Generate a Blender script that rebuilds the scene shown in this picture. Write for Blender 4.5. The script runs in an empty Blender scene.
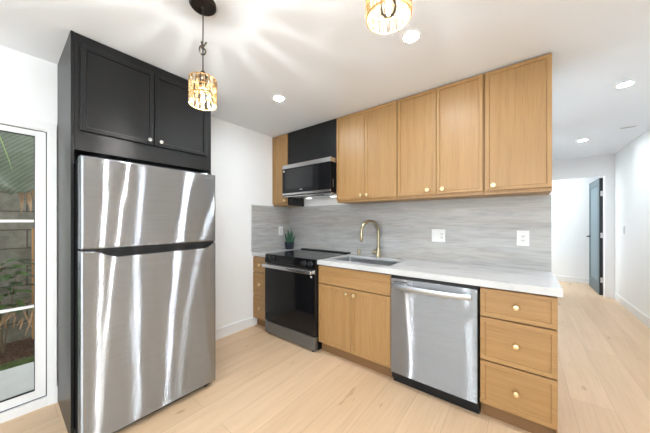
import bpy, bmesh, math, random
from mathutils import Vector, Matrix
random.seed(7)
S = bpy.context.scene
COL = S.collection

# ------------------------------------------------------------------ camera, sky, light, exposure
cam = bpy.data.cameras.new('camera'); camo = bpy.data.objects.new('camera', cam); COL.objects.link(camo)
cam.sensor_width = 36.0; cam.lens = 253.26 * 36.0 / 650.0; cam.shift_y = 4.97 / 650.0
cam.clip_start = 0.02
camo.location = (2.6434, -2.5717, 1.2929)
camo.rotation_euler = (math.pi / 2, 0, 0.66)
S.camera = camo

W = bpy.data.worlds.new('world'); S.world = W; W.use_nodes = True
wn = W.node_tree; wn.nodes.clear()
wo = wn.nodes.new('ShaderNodeOutputWorld'); wb = wn.nodes.new('ShaderNodeBackground')
sk = wn.nodes.new('ShaderNodeTexSky'); sk.sky_type = 'HOSEK_WILKIE'; sk.turbidity = 4.0; sk.ground_albedo = 0.4
sk.sun_direction = Vector((0.4, -0.5, 0.75)).normalized()
hs = wn.nodes.new('ShaderNodeHueSaturation'); hs.inputs['Saturation'].default_value = 0.1
wn.links.new(sk.outputs[0], hs.inputs['Color']); wn.links.new(hs.outputs[0], wb.inputs[0]); wn.links.new(wb.outputs[0], wo.inputs[0])
wb.inputs[1].default_value = 8.5

def area(name, loc, rot, sx, sy, power, col=(1, 1, 1)):
    l = bpy.data.lights.new(name, 'AREA'); l.shape = 'RECTANGLE'; l.size = sx; l.size_y = sy
    l.energy = power; l.color = col
    o = bpy.data.objects.new(name, l); COL.objects.link(o); o.location = loc; o.rotation_euler = rot
    return o
# added fill lamps at unseen windows, standing in for daylight
area('fill_lamp_rear', (1.9, -5.46, 1.35), (math.pi / 2, 0, 0), 3.0, 1.9, 11, (0.80, 0.91, 1.0))
area('upward_fill_lamp_rear', (1.9, -5.40, 0.7), (math.pi / 2 + 0.75, 0, 0), 3.0, 0.6, 5, (0.68, 0.86, 1.0))  # added fill, tilted up to brighten the ceiling like ground-bounced daylight
area('fill_lamp_side', (3.84, -3.9, 1.4), (math.pi / 2, 0, math.pi / 2), 2.0, 1.7, 34, (0.80, 0.91, 1.0))
area('fill_lamp_bedroom', (1.35, 4.4, 1.4), (math.pi / 2, 0, -math.pi / 2), 0.9, 1.2, 20, (0.80, 0.91, 1.0))  # added out of view to brighten the room past the hallway
LENS = 255.0        # emission of the recessed lights
BULB = 1700.0       # emission of the pendant bulbs
HOOD = 3.5

S.view_settings.view_transform = 'Standard'
S.view_settings.look = 'None'
S.view_settings.gamma = 1.0
S.view_settings.use_curve_mapping = False
S.view_settings.exposure = 1.0
try:
    S.cycles.use_denoising = True
    S.cycles.max_bounces = 10; S.cycles.diffuse_bounces = 6; S.cycles.glossy_bounces = 5
    S.cycles.transparent_max_bounces = 12; S.cycles.sample_clamp_indirect = 6.0
    S.cycles.caustics_reflective = False; S.cycles.caustics_refractive = False
except Exception:
    pass

ZC = 2.424

# ------------------------------------------------------------------ materials
def mat(name, col=(0.8, 0.8, 0.8), rough=0.5, metal=0.0, **kw):
    m = bpy.data.materials.new(name); m.use_nodes = True
    b = m.node_tree.nodes['Principled BSDF']
    b.inputs['Base Color'].default_value = (*col, 1); b.inputs['Roughness'].default_value = rough
    b.inputs['Metallic'].default_value = metal
    for k, v in kw.items():
        b.inputs[k.replace('_', ' ')].default_value = v
    return m
def nd(m, t, **kw):
    n = m.node_tree.nodes.new(t)
    for k, v in kw.items():
        if k in n.inputs: n.inputs[k].default_value = v
        else: setattr(n, k, v)
    return n
def ln(m, a, b): m.node_tree.links.new(a, b)
def bsdf(m): return m.node_tree.nodes['Principled BSDF']
def coords(m, scale, rot=(0, 0, 0), loc=(0, 0, 0)):
    tc = nd(m, 'ShaderNodeTexCoord'); mp = nd(m, 'ShaderNodeMapping')
    mp.inputs['Scale'].default_value = scale; mp.inputs['Rotation'].default_value = rot; mp.inputs['Location'].default_value = loc
    ln(m, tc.outputs['Object'], mp.inputs['Vector']); return mp.outputs[0]
def ramp(m, fac, stops):
    r = nd(m, 'ShaderNodeValToRGB'); e = r.color_ramp.elements
    while len(e) < len(stops): e.new(0.5)
    for el, (p, c) in zip(e, stops): el.position = p; el.color = (*c, 1)
    ln(m, fac, r.inputs[0]); return r.outputs[0]
def noise(m, vec, scale=1.0, detail=4, rough=0.55, dist=0.0):
    n = nd(m, 'ShaderNodeTexNoise', Scale=scale, Detail=detail, Roughness=rough, Distortion=dist)
    ln(m, vec, n.inputs['Vector']); return n.outputs['Fac']
def mul(m, a, b, fac=1.0, mode='MULTIPLY'):
    x = nd(m, 'ShaderNodeMix', data_type='RGBA', blend_type=mode); x.inputs[0].default_value = fac
    ln(m, a, x.inputs[6]); ln(m, b, x.inputs[7]); return x.outputs[2]
def bump(m, fac, strength, dist=0.002):
    b = nd(m, 'ShaderNodeBump', Strength=strength, Distance=dist); ln(m, fac, b.inputs['Height']); ln(m, b.outputs[0], bsdf(m).inputs['Normal'])

def wall_paint(name, col):
    m = mat(name, col, 0.6); v = coords(m, (1, 1, 1))
    bump(m, noise(m, v, 140, 2), 0.08, 0.001); return m
M = {}
M['wall'] = wall_paint('white wall paint', (0.85, 0.855, 0.857))
M['ceil'] = wall_paint('cool-tinted ceiling paint', (0.778, 0.813, 0.854))  # cool tint offsets the warm light bounced off the floor
M['trim'] = mat('white semi-gloss trim', (0.81, 0.81, 0.81), 0.35)
M['vinyl'] = mat('white vinyl frame', (0.76, 0.76, 0.76), 0.3)
M['plate'] = mat('white plastic', (0.72, 0.72, 0.71), 0.35)
M['slot'] = mat('dark slot', (0.03, 0.03, 0.03), 0.6)
M['blackp'] = mat('black plastic', (0.010, 0.010, 0.011), 0.5, Specular_IOR_Level=0.25)
M['gasket'] = mat('black gasket', (0.01, 0.01, 0.01), 0.7)
M['glassblack'] = mat('black glass', (0.006, 0.006, 0.007), 0.06, 0.0, Specular_IOR_Level=0.3)
M['cooktop'] = mat('black ceramic glass', (0.008, 0.008, 0.009), 0.08, Specular_IOR_Level=0.35)
M['brass'] = mat('brushed brass', (0.80, 0.64, 0.38), 0.35, 1.0)
M['faucet'] = mat('champagne brass', (0.37, 0.315, 0.21), 0.28, 1.0)
M['chrome'] = mat('satin nickel', (0.75, 0.75, 0.74), 0.22, 1.0)
M['hinge'] = mat('silver hinge', (0.62, 0.62, 0.62), 0.4, 0.6)
M['doorpaint'] = mat('blue grey door paint', (0.06, 0.09, 0.105), 0.45)
M['dooredge'] = mat('black door paint', (0.010, 0.012, 0.014), 0.4)
M['pot'] = mat('black navy pot', (0.012, 0.016, 0.028), 0.45)
M['soil'] = mat('dark soil', (0.03, 0.02, 0.012), 0.95)
M['succ'] = mat('succulent green', (0.03, 0.10, 0.05), 0.45)
M['bronze'] = mat('dark bronze', (0.022, 0.015, 0.012), 0.4, 0.5)
M['cord'] = mat('black braided cord', (0.03, 0.025, 0.025), 0.7)
M['knot'] = mat('brown braided cord', (0.10, 0.075, 0.05), 0.6)
M['gold wire'] = mat('gold rattan wire', (0.36, 0.21, 0.075), 0.45, 0.2)

m = mat('black stained cabinet', (0.020, 0.020, 0.021), 0.36, Specular_IOR_Level=0.3)
v = coords(m, (40, 40, 1.5)); f = noise(m, v, 1.0, 3)
ln(m, ramp(m, f, [(0.3, (0.008, 0.008, 0.0085)), (0.75, (0.010, 0.010, 0.0105))]), bsdf(m).inputs['Base Color'])
M['blackcab'] = m

def oak(name, scale):
    m = mat(name, (0.5, 0.3, 0.15), 0.42)
    v = coords(m, scale)
    f1 = noise(m, v, 1.0, 5, 0.6); base = ramp(m, f1, [(0.30, (0.335, 0.186, 0.070)), (0.55, (0.375, 0.216, 0.086)), (0.75, (0.405, 0.242, 0.102))])
    v2 = coords(m, tuple(s * 6 for s in scale)); f2 = noise(m, v2, 1.0, 2, 0.5)
    fine = ramp(m, f2, [(0.35, (0.86, 0.84, 0.80)), (0.55, (1, 1, 1))])
    ln(m, mul(m, base, fine, 0.8), bsdf(m).inputs['Base Color'])
    bump(m, f2, 0.12, 0.001); return m
M['oak'] = oak('oak vertical grain', (28, 28, 0.9))
M['oakh'] = oak('oak horizontal grain', (0.9, 28, 28))
M['toe'] = mat('brown toe kick and gap shade', (0.20, 0.105, 0.042), 0.55)  # toe kick brown, also painted on cabinet bodies as gap shade

def steel(name, lo, hi, rough, aniso, wav):
    """brushed steel: a glossy lobe stretched across the horizontal brush lines"""
    m = bpy.data.materials.new(name); m.use_nodes = True; m.node_tree.nodes.clear()
    out = nd(m, 'ShaderNodeOutputMaterial'); g = nd(m, 'ShaderNodeBsdfAnisotropic', distribution='GGX')
    g.inputs['Roughness'].default_value = rough; g.inputs['Anisotropy'].default_value = aniso; g.inputs['Rotation'].default_value = 0.0
    tg = nd(m, 'ShaderNodeTangent', direction_type='RADIAL', axis='Z'); ln(m, tg.outputs[0], g.inputs['Tangent'])
    v = coords(m, (1.2, 1.2, 320)); f = noise(m, v, 1.0, 3)
    ln(m, ramp(m, f, [(0.3, lo), (0.7, hi)]), g.inputs['Color'])
    v2 = coords(m, (7.0, 7.0, 2.6)); w = noise(m, v2, 1.0, 1, 0.4, 0.3)
    bp = nd(m, 'ShaderNodeBump', Strength=wav, Distance=0.006); ln(m, w, bp.inputs['Height']); ln(m, bp.outputs[0], g.inputs['Normal'])
    ln(m, g.outputs[0], out.inputs[0]); return m
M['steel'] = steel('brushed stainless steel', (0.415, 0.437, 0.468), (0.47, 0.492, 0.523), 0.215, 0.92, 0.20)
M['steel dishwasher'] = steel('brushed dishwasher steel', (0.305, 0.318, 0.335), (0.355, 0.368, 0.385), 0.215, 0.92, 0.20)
M['steelb'] = mat('stainless trim', (0.55, 0.55, 0.56), 0.27, 1.0)
M['handle steel'] = mat('handle steel', (0.46, 0.49, 0.53), 0.3, 1.0)
M['steeld'] = mat('dark stainless trim', (0.24, 0.265, 0.30), 0.4, 1.0)
M['sink'] = mat('sink stainless', (0.40, 0.405, 0.415), 0.34, 1.0)
M['fridgeside'] = mat('matte black appliance side', (0.008, 0.008, 0.008), 0.8, 0.0, Specular_IOR_Level=0.05)

m = mat('quartz counter', (0.8, 0.8, 0.8), 0.22)
v = coords(m, (1.6, 5.0, 5.0), (0, 0, 0.12)); f = noise(m, v, 1.6, 6, 0.6, 0.8)
ln(m, ramp(m, f, [(0.36, (0.46, 0.463, 0.468)), (0.46, (0.54, 0.543, 0.548)), (0.62, (0.585, 0.588, 0.593))]), bsdf(m).inputs['Base Color'])
M['quartz'] = m

def stone(name, sc):
    m = mat(name, (0.5, 0.5, 0.5), 0.35)
    f1 = noise(m, coords(m, sc, loc=(3, 1, 2)), 1.0, 8, 0.62, 0.6)
    base = ramp(m, f1, [(0.28, (0.31, 0.305, 0.295)), (0.45, (0.375, 0.37, 0.362)), (0.6, (0.42, 0.417, 0.41)), (0.75, (0.48, 0.478, 0.472))])
    f2 = noise(m, coords(m, tuple(s * 0.45 for s in sc), loc=(9, 4, 7)), 1.0, 4, 0.5, 0.4)
    warm = ramp(m, f2, [(0.45, (1, 1, 1)), (0.66, (0.97, 0.92, 0.87))])
    f3 = noise(m, coords(m, tuple(s * 3.0 for s in sc), loc=(1, 8, 5)), 1.0, 5, 0.6, 0.3)
    fine = ramp(m, f3, [(0.34, (0.86, 0.85, 0.84)), (0.50, (1, 1, 1)), (0.65, (1.05, 1.05, 1.05))])
    ln(m, mul(m, mul(m, base, warm), fine, 0.9), bsdf(m).inputs['Base Color']); return m
M['stone'] = stone('grey veined stone slab', (2.0, 2.0, 20))

m = mat('light oak planks', (0.7, 0.5, 0.33), 0.42)
tc = nd(m, 'ShaderNodeTexCoord'); sp = nd(m, 'ShaderNodeSeparateXYZ'); cb = nd(m, 'ShaderNodeCombineXYZ')
ln(m, tc.outputs['Object'], sp.inputs[0]); ln(m, sp.outputs['Y'], cb.inputs['X']); ln(m, sp.outputs['X'], cb.inputs['Y'])
bk = nd(m, 'ShaderNodeTexBrick', offset=0.37, offset_frequency=2, squash=1.0)
bk.inputs['Scale'].default_value = 1.0; bk.inputs['Brick Width'].default_value = 1.7; bk.inputs['Row Height'].default_value = 0.225
bk.inputs['Mortar Size'].default_value = 0.0012; bk.inputs['Mortar Smooth'].default_value = 0.3; bk.inputs['Bias'].default_value = 0.0
bk.inputs['Color1'].default_value = (0.68, 0.475, 0.30, 1); bk.inputs['Color2'].default_value = (0.74, 0.535, 0.35, 1)
bk.inputs['Mortar'].default_value = (0.44, 0.30, 0.19, 1)
ln(m, cb.outputs[0], bk.inputs['Vector'])
g1 = noise(m, coords(m, (16, 1.1, 16)), 1.0, 5, 0.6, 0.5)
gr = ramp(m, g1, [(0.3, (0.93, 0.91, 0.88)), (0.6, (1.02, 1.02, 1.02))])
k1 = noise(m, coords(m, (10, 3.2, 10), loc=(2.3, 0.6, 0)), 1.0, 2, 0.5)
kn = ramp(m, k1, [(0.24, (0.62, 0.52, 0.42)), (0.33, (1, 1, 1))])
g3 = noise(m, coords(m, (90, 3, 90)), 1.0, 2, 0.5)
gf = ramp(m, g3, [(0.35, (0.95, 0.94, 0.925)), (0.55, (1, 1, 1))])
ln(m, mul(m, mul(m, mul(m, bk.outputs['Color'], gr), kn), gf), bsdf(m).inputs['Base Color'])
M['floor'] = m

def emis(name, col, s):
    m = bpy.data.materials.new(name); m.use_nodes = True; n = m.node_tree; n.nodes.clear()
    o = n.nodes.new('ShaderNodeOutputMaterial'); e = n.nodes.new('ShaderNodeEmission')
    e.inputs[0].default_value = (*col, 1); e.inputs[1].default_value = s; n.links.new(e.outputs[0], o.inputs[0]); return m
M['lens'] = emis('lit diffuser', (0.85, 0.935, 0.99), LENS)
M['bulb'] = emis('lit bulb', (1.0, 0.97, 0.95), BULB)
M['hoodlamp'] = emis('lit hood lamp', (1.0, 0.97, 0.93), HOOD)

m = bpy.data.materials.new('window glass'); m.use_nodes = True; n = m.node_tree; n.nodes.clear()
o = n.nodes.new('ShaderNodeOutputMaterial'); t = n.nodes.new('ShaderNodeBsdfTransparent'); g = n.nodes.new('ShaderNodeBsdfGlossy')
g.inputs['Roughness'].default_value = 0.0; t.inputs[0].default_value = (0.93, 0.95, 0.94, 1)
fr = n.nodes.new('ShaderNodeFresnel'); fr.inputs[0].default_value = 1.3; mx = n.nodes.new('ShaderNodeMixShader')
n.links.new(fr.outputs[0], mx.inputs[0]); n.links.new(t.outputs[0], mx.inputs[1]); n.links.new(g.outputs[0], mx.inputs[2]); n.links.new(mx.outputs[0], o.inputs[0])
M['glass'] = m

m = bpy.data.materials.new('beaded glass rods'); m.use_nodes = True; n = m.node_tree; n.nodes.clear()
o = n.nodes.new('ShaderNodeOutputMaterial'); d = n.nodes.new('ShaderNodeBsdfDiffuse'); t = n.nodes.new('ShaderNodeBsdfTransparent'); tl = n.nodes.new('ShaderNodeBsdfTranslucent'); g = n.nodes.new('ShaderNodeBsdfGlossy')
d.inputs[0].default_value = (0.20, 0.135, 0.07, 1); tl.inputs[0].default_value = (0.20, 0.13, 0.06, 1); g.inputs['Roughness'].default_value = 0.08
t.inputs[0].default_value = (1.0, 0.93, 0.80, 1)
a = n.nodes.new('ShaderNodeMixShader'); a.inputs[0].default_value = 0.3; b2 = n.nodes.new('ShaderNodeMixShader'); b2.inputs[0].default_value = 0.08; b3 = n.nodes.new('ShaderNodeMixShader'); b3.inputs[0].default_value = 0.3
n.links.new(d.outputs[0], a.inputs[1]); n.links.new(tl.outputs[0], a.inputs[2]); n.links.new(a.outputs[0], b2.inputs[1]); n.links.new(g.outputs[0], b2.inputs[2])
n.links.new(b2.outputs[0], b3.inputs[1]); n.links.new(t.outputs[0], b3.inputs[2]); n.links.new(b3.outputs[0], o.inputs[0])
M['rods'] = m

# outside
m = mat('concrete slab', (0.6, 0.6, 0.59), 0.8); f = noise(m, coords(m, (3, 3, 3)), 2.0, 6)
ln(m, ramp(m, f, [(0.3, (0.72, 0.715, 0.70)), (0.7, (0.80, 0.80, 0.785))]), bsdf(m).inputs['Base Color']); M['slab'] = m
m = mat('mulch', (0.12, 0.06, 0.03), 0.95); f = noise(m, coords(m, (30, 30, 30)), 1.2, 5, 0.7)
ln(m, ramp(m, f, [(0.3, (0.03, 0.013, 0.008)), (0.55, (0.10, 0.045, 0.025)), (0.78, (0.25, 0.14, 0.08))]), bsdf(m).inputs['Base Color']); bump(m, f, 0.8, 0.02); M['mulch'] = m
m = mat('concrete block', (0.3, 0.29, 0.26), 0.9)
tc = nd(m, 'ShaderNodeTexCoord'); sp = nd(m, 'ShaderNodeSeparateXYZ'); cb = nd(m, 'ShaderNodeCombineXYZ')
ln(m, tc.outputs['Object'], sp.inputs[0]); ln(m, sp.outputs['Y'], cb.inputs['X']); ln(m, sp.outputs['Z'], cb.inputs['Y'])
mp = nd(m, 'ShaderNodeMapping'); mp.inputs['Location'].default_value = (0.12, -0.175, 0); ln(m, cb.outputs[0], mp.inputs['Vector'])
bk = nd(m, 'ShaderNodeTexBrick', offset=0.5, offset_frequency=2)
bk.inputs['Scale'].default_value = 1.0; bk.inputs['Brick Width'].default_value = 0.41; bk.inputs['Row Height'].default_value = 0.205
bk.inputs['Mortar Size'].default_value = 0.008; bk.inputs['Mortar Smooth'].default_value = 0.4
bk.inputs['Color1'].default_value = (0.25, 0.235, 0.20, 1); bk.inputs['Color2'].default_value = (0.20, 0.19, 0.16, 1); bk.inputs['Mortar'].default_value = (0.09, 0.07, 0.055, 1)
ln(m, mp.outputs[0], bk.inputs['Vector'])
f = noise(m, coords(m, (6, 6, 6)), 1.0, 6, 0.65); st = ramp(m, f, [(0.32, (0.50, 0.46, 0.40)), (0.62, (1.05, 1.03, 1.0))])
f2 = noise(m, coords(m, (60, 60, 60)), 1.0, 3, 0.6)
ln(m, mul(m, bk.outputs['Color'], st), bsdf(m).inputs['Base Color']); bump(m, f2, 0.3, 0.004); M['block'] = m
def leafmat(name, a, b, rough=0.4):
    m = mat(name, a, rough); f = noise(m, coords(m, (9, 9, 9)), 1.0, 3)
    ln(m, ramp(m, f, [(0.3, a), (0.7, b)]), bsdf(m).inputs['Base Color']); return m
M['leaf'] = leafmat('shrub leaf', (0.025, 0.065, 0.015), (0.11, 0.20, 0.05))
m = mat('banana leaf', (0.2, 0.25, 0.15), 0.35); tc = nd(m, 'ShaderNodeTexCoord'); vm = nd(m, 'ShaderNodeVectorMath', operation='DOT_PRODUCT'); vm.inputs[1].default_value = (0.15, 0.75, -0.64)
ln(m, tc.outputs['Object'], vm.inputs[0]); m1 = nd(m, 'ShaderNodeMath', operation='MULTIPLY'); m1.inputs[1].default_value = 230.0; ln(m, vm.outputs['Value'], m1.inputs[0])
m2 = nd(m, 'ShaderNodeMath', operation='SINE'); ln(m, m1.outputs[0], m2.inputs[0]); m3 = nd(m, 'ShaderNodeMath', operation='MULTIPLY_ADD'); m3.inputs[1].default_value = 0.25; m3.inputs[2].default_value = 0.25; ln(m, m2.outputs[0], m3.inputs[0])
m4 = nd(m, 'ShaderNodeMath', operation='ADD'); ln(m, m3.outputs[0], m4.inputs[0]); ln(m, noise(m, coords(m, (6, 6, 6)), 1.0, 3), m4.inputs[1])
ln(m, ramp(m, m4.outputs[0], [(0.35, (0.075, 0.09, 0.055)), (0.7, (0.11, 0.13, 0.085)), (1.0, (0.15, 0.17, 0.12))]), bsdf(m).inputs['Base Color']); M['banana'] = m
M['rib'] = mat('leaf rib', (0.25, 0.38, 0.12), 0.4)
M['dry'] = leafmat('dry leaf', (0.30, 0.17, 0.08), (0.50, 0.33, 0.20), 0.8)
M['stem'] = mat('plant stem', (0.12, 0.08, 0.04), 0.8)
M['grass'] = leafmat('grass', (0.07, 0.13, 0.025), (0.17, 0.25, 0.07), 0.7)
M['stake'] = mat('orange wood stake', (0.48, 0.24, 0.09), 0.7)

# ------------------------------------------------------------------ mesh helpers
def P3(v): return Vector(v)
def box(bm, x0, x1, y0, y1, z0, z1, bev=0.0, seg=2):
    x0, x1 = sorted((x0, x1)); y0, y1 = sorted((y0, y1)); z0, z1 = sorted((z0, z1))
    vs = [bm.verts.new((x, y, z)) for x in (x0, x1) for y in (y0, y1) for z in (z0, z1)]
    fs = [(0, 1, 3, 2), (4, 6, 7, 5), (0, 4, 5, 1), (2, 3, 7, 6), (0, 2, 6, 4), (1, 5, 7, 3)]
    fc = [bm.faces.new([vs[i] for i in f]) for f in fs]
    if bev > 0:
        ed = list({e for f in fc for e in f.edges})
        bmesh.ops.bevel(bm, geom=ed, offset=bev, segments=seg, profile=0.5, affect='EDGES')
    return bm
def BM(): return bmesh.new()
def Bx(*a, **k): return box(BM(), *a, **k)
def basis(axis):
    a = Vector(axis).normalized(); u = a.orthogonal().normalized(); return u, a.cross(u), a
def lathe(bm, prof, c, axis=(0, 0, 1), seg=24, cap=True):
    u, v, a = basis(axis); c = Vector(c); rings = []
    for r, h in prof:
        if r < 1e-6: rings.append([bm.verts.new(c + a * h)])
        else: rings.append([bm.verts.new(c + a * h + (u * math.cos(t) + v * math.sin(t)) * r) for t in [2 * math.pi * i / seg for i in range(seg)]])
    for A, B in zip(rings, rings[1:]):
        for i in range(seg):
            j = (i + 1) % seg
            if len(A) == 1 and len(B) == 1: continue
            if len(A) == 1: bm.faces.new([A[0], B[i], B[j]])
            elif len(B) == 1: bm.faces.new([A[j], A[i], B[0]])
            else: bm.faces.new([A[i], B[i], B[j], A[j]])
    if cap:
        for R in (rings[0], rings[-1]):
            if len(R) > 1: bm.faces.new(R)
    return bm
def tube(bm, pts, r, seg=10, closed=False):
    pts = [Vector(p) for p in pts]; n = len(pts); rs = r if isinstance(r, (list, tuple)) else [r] * n
    rings = []; u = None
    for i, p in enumerate(pts):
        if closed: t = pts[(i + 1) % n] - pts[i - 1]
        else: t = pts[min(i + 1, n - 1)] - pts[max(i - 1, 0)]
        t.normalize()
        u = t.orthogonal().normalized() if u is None else (u - t * u.dot(t)).normalized()
        w = t.cross(u)
        rings.append([bm.verts.new(p + (u * math.cos(a) + w * math.sin(a)) * rs[i]) for a in [2 * math.pi * k / seg for k in range(seg)]])
    pairs = list(zip(rings, rings[1:])) + ([(rings[-1], rings[0])] if closed else [])
    for A, B in pairs:
        for k in range(seg):
            j = (k + 1) % seg; bm.faces.new([A[k], A[j], B[j], B[k]])
    if not closed:
        bm.faces.new(rings[0][::-1]); bm.faces.new(rings[-1])
    return bm
def prism(bm, poly, mapf, w0, w1, bev=0.0):
    A = [bm.verts.new(mapf(u, v, w0)) for u, v in poly]; B = [bm.verts.new(mapf(u, v, w1)) for u, v in poly]
    bm.faces.new(A[::-1]); fr = bm.faces.new(B); n = len(poly)
    for i in range(n):
        j = (i + 1) % n; bm.faces.new([A[i], A[j], B[j], B[i]])
    if bev > 0: bmesh.ops.bevel(bm, geom=list(fr.edges), offset=bev, segments=3, profile=0.5, affect='EDGES')
    return bm
def cells(bm, us, vs, holes, w0, w1, mapf):
    cache = {}
    def V(i, j, w):
        k = (i, j, w)
        if k not in cache: cache[k] = bm.verts.new(mapf(us[i], vs[j], w0 if w == 0 else w1))
        return cache[k]
    nu, nv = len(us) - 1, len(vs) - 1
    solid = lambda i, j: 0 <= i < nu and 0 <= j < nv and (i, j) not in holes
    for i in range(nu):
        for j in range(nv):
            if not solid(i, j): continue
            bm.faces.new([V(i, j, 0), V(i, j + 1, 0), V(i + 1, j + 1, 0), V(i + 1, j, 0)])
            bm.faces.new([V(i, j, 1), V(i + 1, j, 1), V(i + 1, j + 1, 1), V(i, j + 1, 1)])
            for di, dj, a, b in ((-1, 0, (i, j), (i, j + 1)), (1, 0, (i + 1, j + 1), (i + 1, j)), (0, -1, (i + 1, j), (i, j)), (0, 1, (i, j + 1), (i + 1, j + 1))):
                if not solid(i + di, j + dj): bm.faces.new([V(*a, 0), V(*a, 1), V(*b, 1), V(*b, 0)])
    return bm
mX = lambda u, v, w: (w, u, v)      # plane x = w : u = y, v = z
mY = lambda u, v, w: (u, w, v)      # plane y = w : u = x, v = z
mZ = lambda u, v, w: (u, v, w)
def shaker(bm, u0, u1, v0, v1, back, front, mapf, fw=0.028, rd=0.009):
    """a slim-framed cabinet front: slab with a recessed centre panel"""
    sgn = 1 if front > back else -1
    e = 0.0015
    L = [(0, back), (0, front - sgn * e), (e, front), (fw, front), (fw + 0.003, front - sgn * rd)]
    rings = []
    for ins, w in L:
        rings.append([bm.verts.new(mapf(u, v, w)) for u, v in ((u0 + ins, v0 + ins), (u1 - ins, v0 + ins), (u1 - ins, v1 - ins), (u0 + ins, v1 - ins))])
    for A, B in zip(rings, rings[1:]):
        for i in range(4):
            j = (i + 1) % 4; bm.faces.new([A[i], A[j], B[j], B[i]])
    bm.faces.new(rings[0][::-1]); bm.faces.new(rings[-1]); return bm

WL = {}
def obj(name, bm, m, parent=None, smooth=False, loc=None, label=None):
    bmesh.ops.recalc_face_normals(bm, faces=bm.faces)
    off = WL[parent.name] if parent else Vector(loc or (0, 0, 0))
    if off.length: bmesh.ops.translate(bm, verts=bm.verts, vec=-off)
    me = bpy.data.meshes.new(name); bm.to_mesh(me); bm.free()
    me.materials.append(M[m] if isinstance(m, str) else m)
    if smooth:
        for p in me.polygons: p.use_smooth = True
        try: me.set_sharp_from_angle(angle=math.radians(40))
        except Exception: pass
    o = bpy.data.objects.new(name, me); COL.objects.link(o)
    if parent: o.parent = parent
    else: o.location = off
    WL[o.name] = off.copy()
    if label: o['label'] = label
    return o
def thing(name, label, cat, loc=(0, 0, 0), group=None):
    o = bpy.data.objects.new(name, None); COL.objects.link(o); o.location = loc; o.empty_display_size = 0.1
    o['label'] = label; o['category'] = cat
    if group: o['group'] = group
    WL[o.name] = Vector(loc); return o
def tag(o, label, cat, group=None, kind=None):
    o['label'] = label; o['category'] = cat
    if group: o['group'] = group
    if kind: o['kind'] = kind
    return o
def struct(name, bm, m, label, loc=None):
    o = obj(name, bm, m, loc=loc); o['kind'] = 'structure'; o['label'] = label; return o
def copy_tree(root, loc, label):
    r = root.copy(); COL.objects.link(r); r.location = loc; r['label'] = label; WL[r.name] = Vector(loc)
    for ch in list(root.children):
        c = ch.copy(); COL.objects.link(c); c.parent = r
        for g in list(ch.children):
            d = g.copy(); COL.objects.link(d); d.parent = c
    return r

# ------------------------------------------------------------------ room shell
XR = 3.88; YR = -5.6; YH = 3.76; YE = 4.91; DT = 0.14
struct('floor', Bx(-0.14, 5.6, YR, YE + 0.1, -0.1, 0.0), 'floor', 'light oak plank floor')
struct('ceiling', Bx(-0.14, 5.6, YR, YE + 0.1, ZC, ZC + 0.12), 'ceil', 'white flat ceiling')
DY0, DY1, DZ = -3.90, -2.358, 1.935      # patio door opening
struct('wall_left', cells(BM(), [YR, DY0, DY1, 0.0], [0, DZ, ZC], {(1, 0)}, -DT, 0.0, mX), 'wall', 'white wall holding the glass patio door')
XW = 2.8225
struct('wall_back', Bx(-DT, XW, 0.0, 0.12, 0, ZC), 'wall', 'white wall behind the kitchen cabinets, ending at the hallway')
struct('wall_hall_left', Bx(2.70, XW, 0.12, YH, 0, ZC), 'wall', 'white hallway wall behind the kitchen')
struct('wall_right', cells(BM(), [YR, -4.9, -2.9, YH + DT], [0, 0.55, 2.25, ZC], {(1, 1)}, XR, XR + DT, mX), 'wall', 'white wall along the right of the hallway')
struct('wall_hall_end', cells(BM(), [XW, 2.90, 3.766, XR], [0, 2.072, ZC], {(1, 0)}, YH, YH + 0.1, mY), 'wall', 'white wall with a door opening at the end of the hallway')
struct('wall_rear', cells(BM(), [-DT, 0.4, 3.4, XR + DT], [0, 0.4, 2.3, ZC], {(1, 1)}, YR, YR + 0.14, mY), 'wall', 'white wall behind the viewer')
struct('wall_bedroom_end', Bx(1.2, 5.6, YE, YE + 0.1, 0, ZC), 'wall', 'white far wall of the room past the hallway')
struct('wall_bedroom_left', cells(BM(), [YH + 0.1, 3.95, 4.85, YE], [0, 0.8, 2.0, ZC], {(1, 1)}, 1.2, 1.32, mX), 'wall', 'white side wall of the room past the hallway')
struct('wall_bedroom_right', Bx(5.5, 5.6, YH + 0.1, YE, 0, ZC), 'wall', 'white right wall of the room past the hallway')
struct('wall_bedroom_front', Bx(1.2, 2.8225, YH, YH + 0.1, 0, ZC), 'wall', 'white wall beside the hallway opening')
struct('wall_bedroom_side', Bx(XR + DT, 5.6, YH, YH + 0.1, 0, ZC), 'wall', 'white wall right of the hallway opening')

def baseboard(bm, p0, p1, nrm, h=0.115, t=0.014):
    """profiled board along p0->p1 sticking out along nrm"""
    p0 = Vector((*p0, 0)); p1 = Vector((*p1, 0)); n_ = Vector((*nrm, 0))
    prof = [(0, 0), (t, 0), (t, h - 0.012), (t * 0.45, h), (0, h)]
    A = [bm.verts.new(p0 + n_ * a + Vector((0, 0, b))) for a, b in prof]; B = [bm.verts.new(p1 + n_ * a + Vector((0, 0, b))) for a, b in prof]
    for i in range(5):
        j = (i + 1) % 5; bm.faces.new([A[i], A[j], B[j], B[i]])
    bm.faces.new(A[::-1]); bm.faces.new(B); return bm
b = BM(); baseboard(b, (0, -1.457), (0, -0.562), (1, 0)); struct('baseboard_left', b, 'trim', 'white baseboard between the refrigerator and the base cabinets')
b = BM(); baseboard(b, (0, DY0 - 0.05), (0, YR + 0.14), (1, 0)); struct('baseboard_left_rear', b, 'trim', 'white baseboard on the left wall behind the viewer')
b = BM(); baseboard(b, (XR, YR + 0.14), (XR, YH), (-1, 0)); struct('baseboard_right', b, 'trim', 'white baseboard along the right hallway wall')
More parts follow.
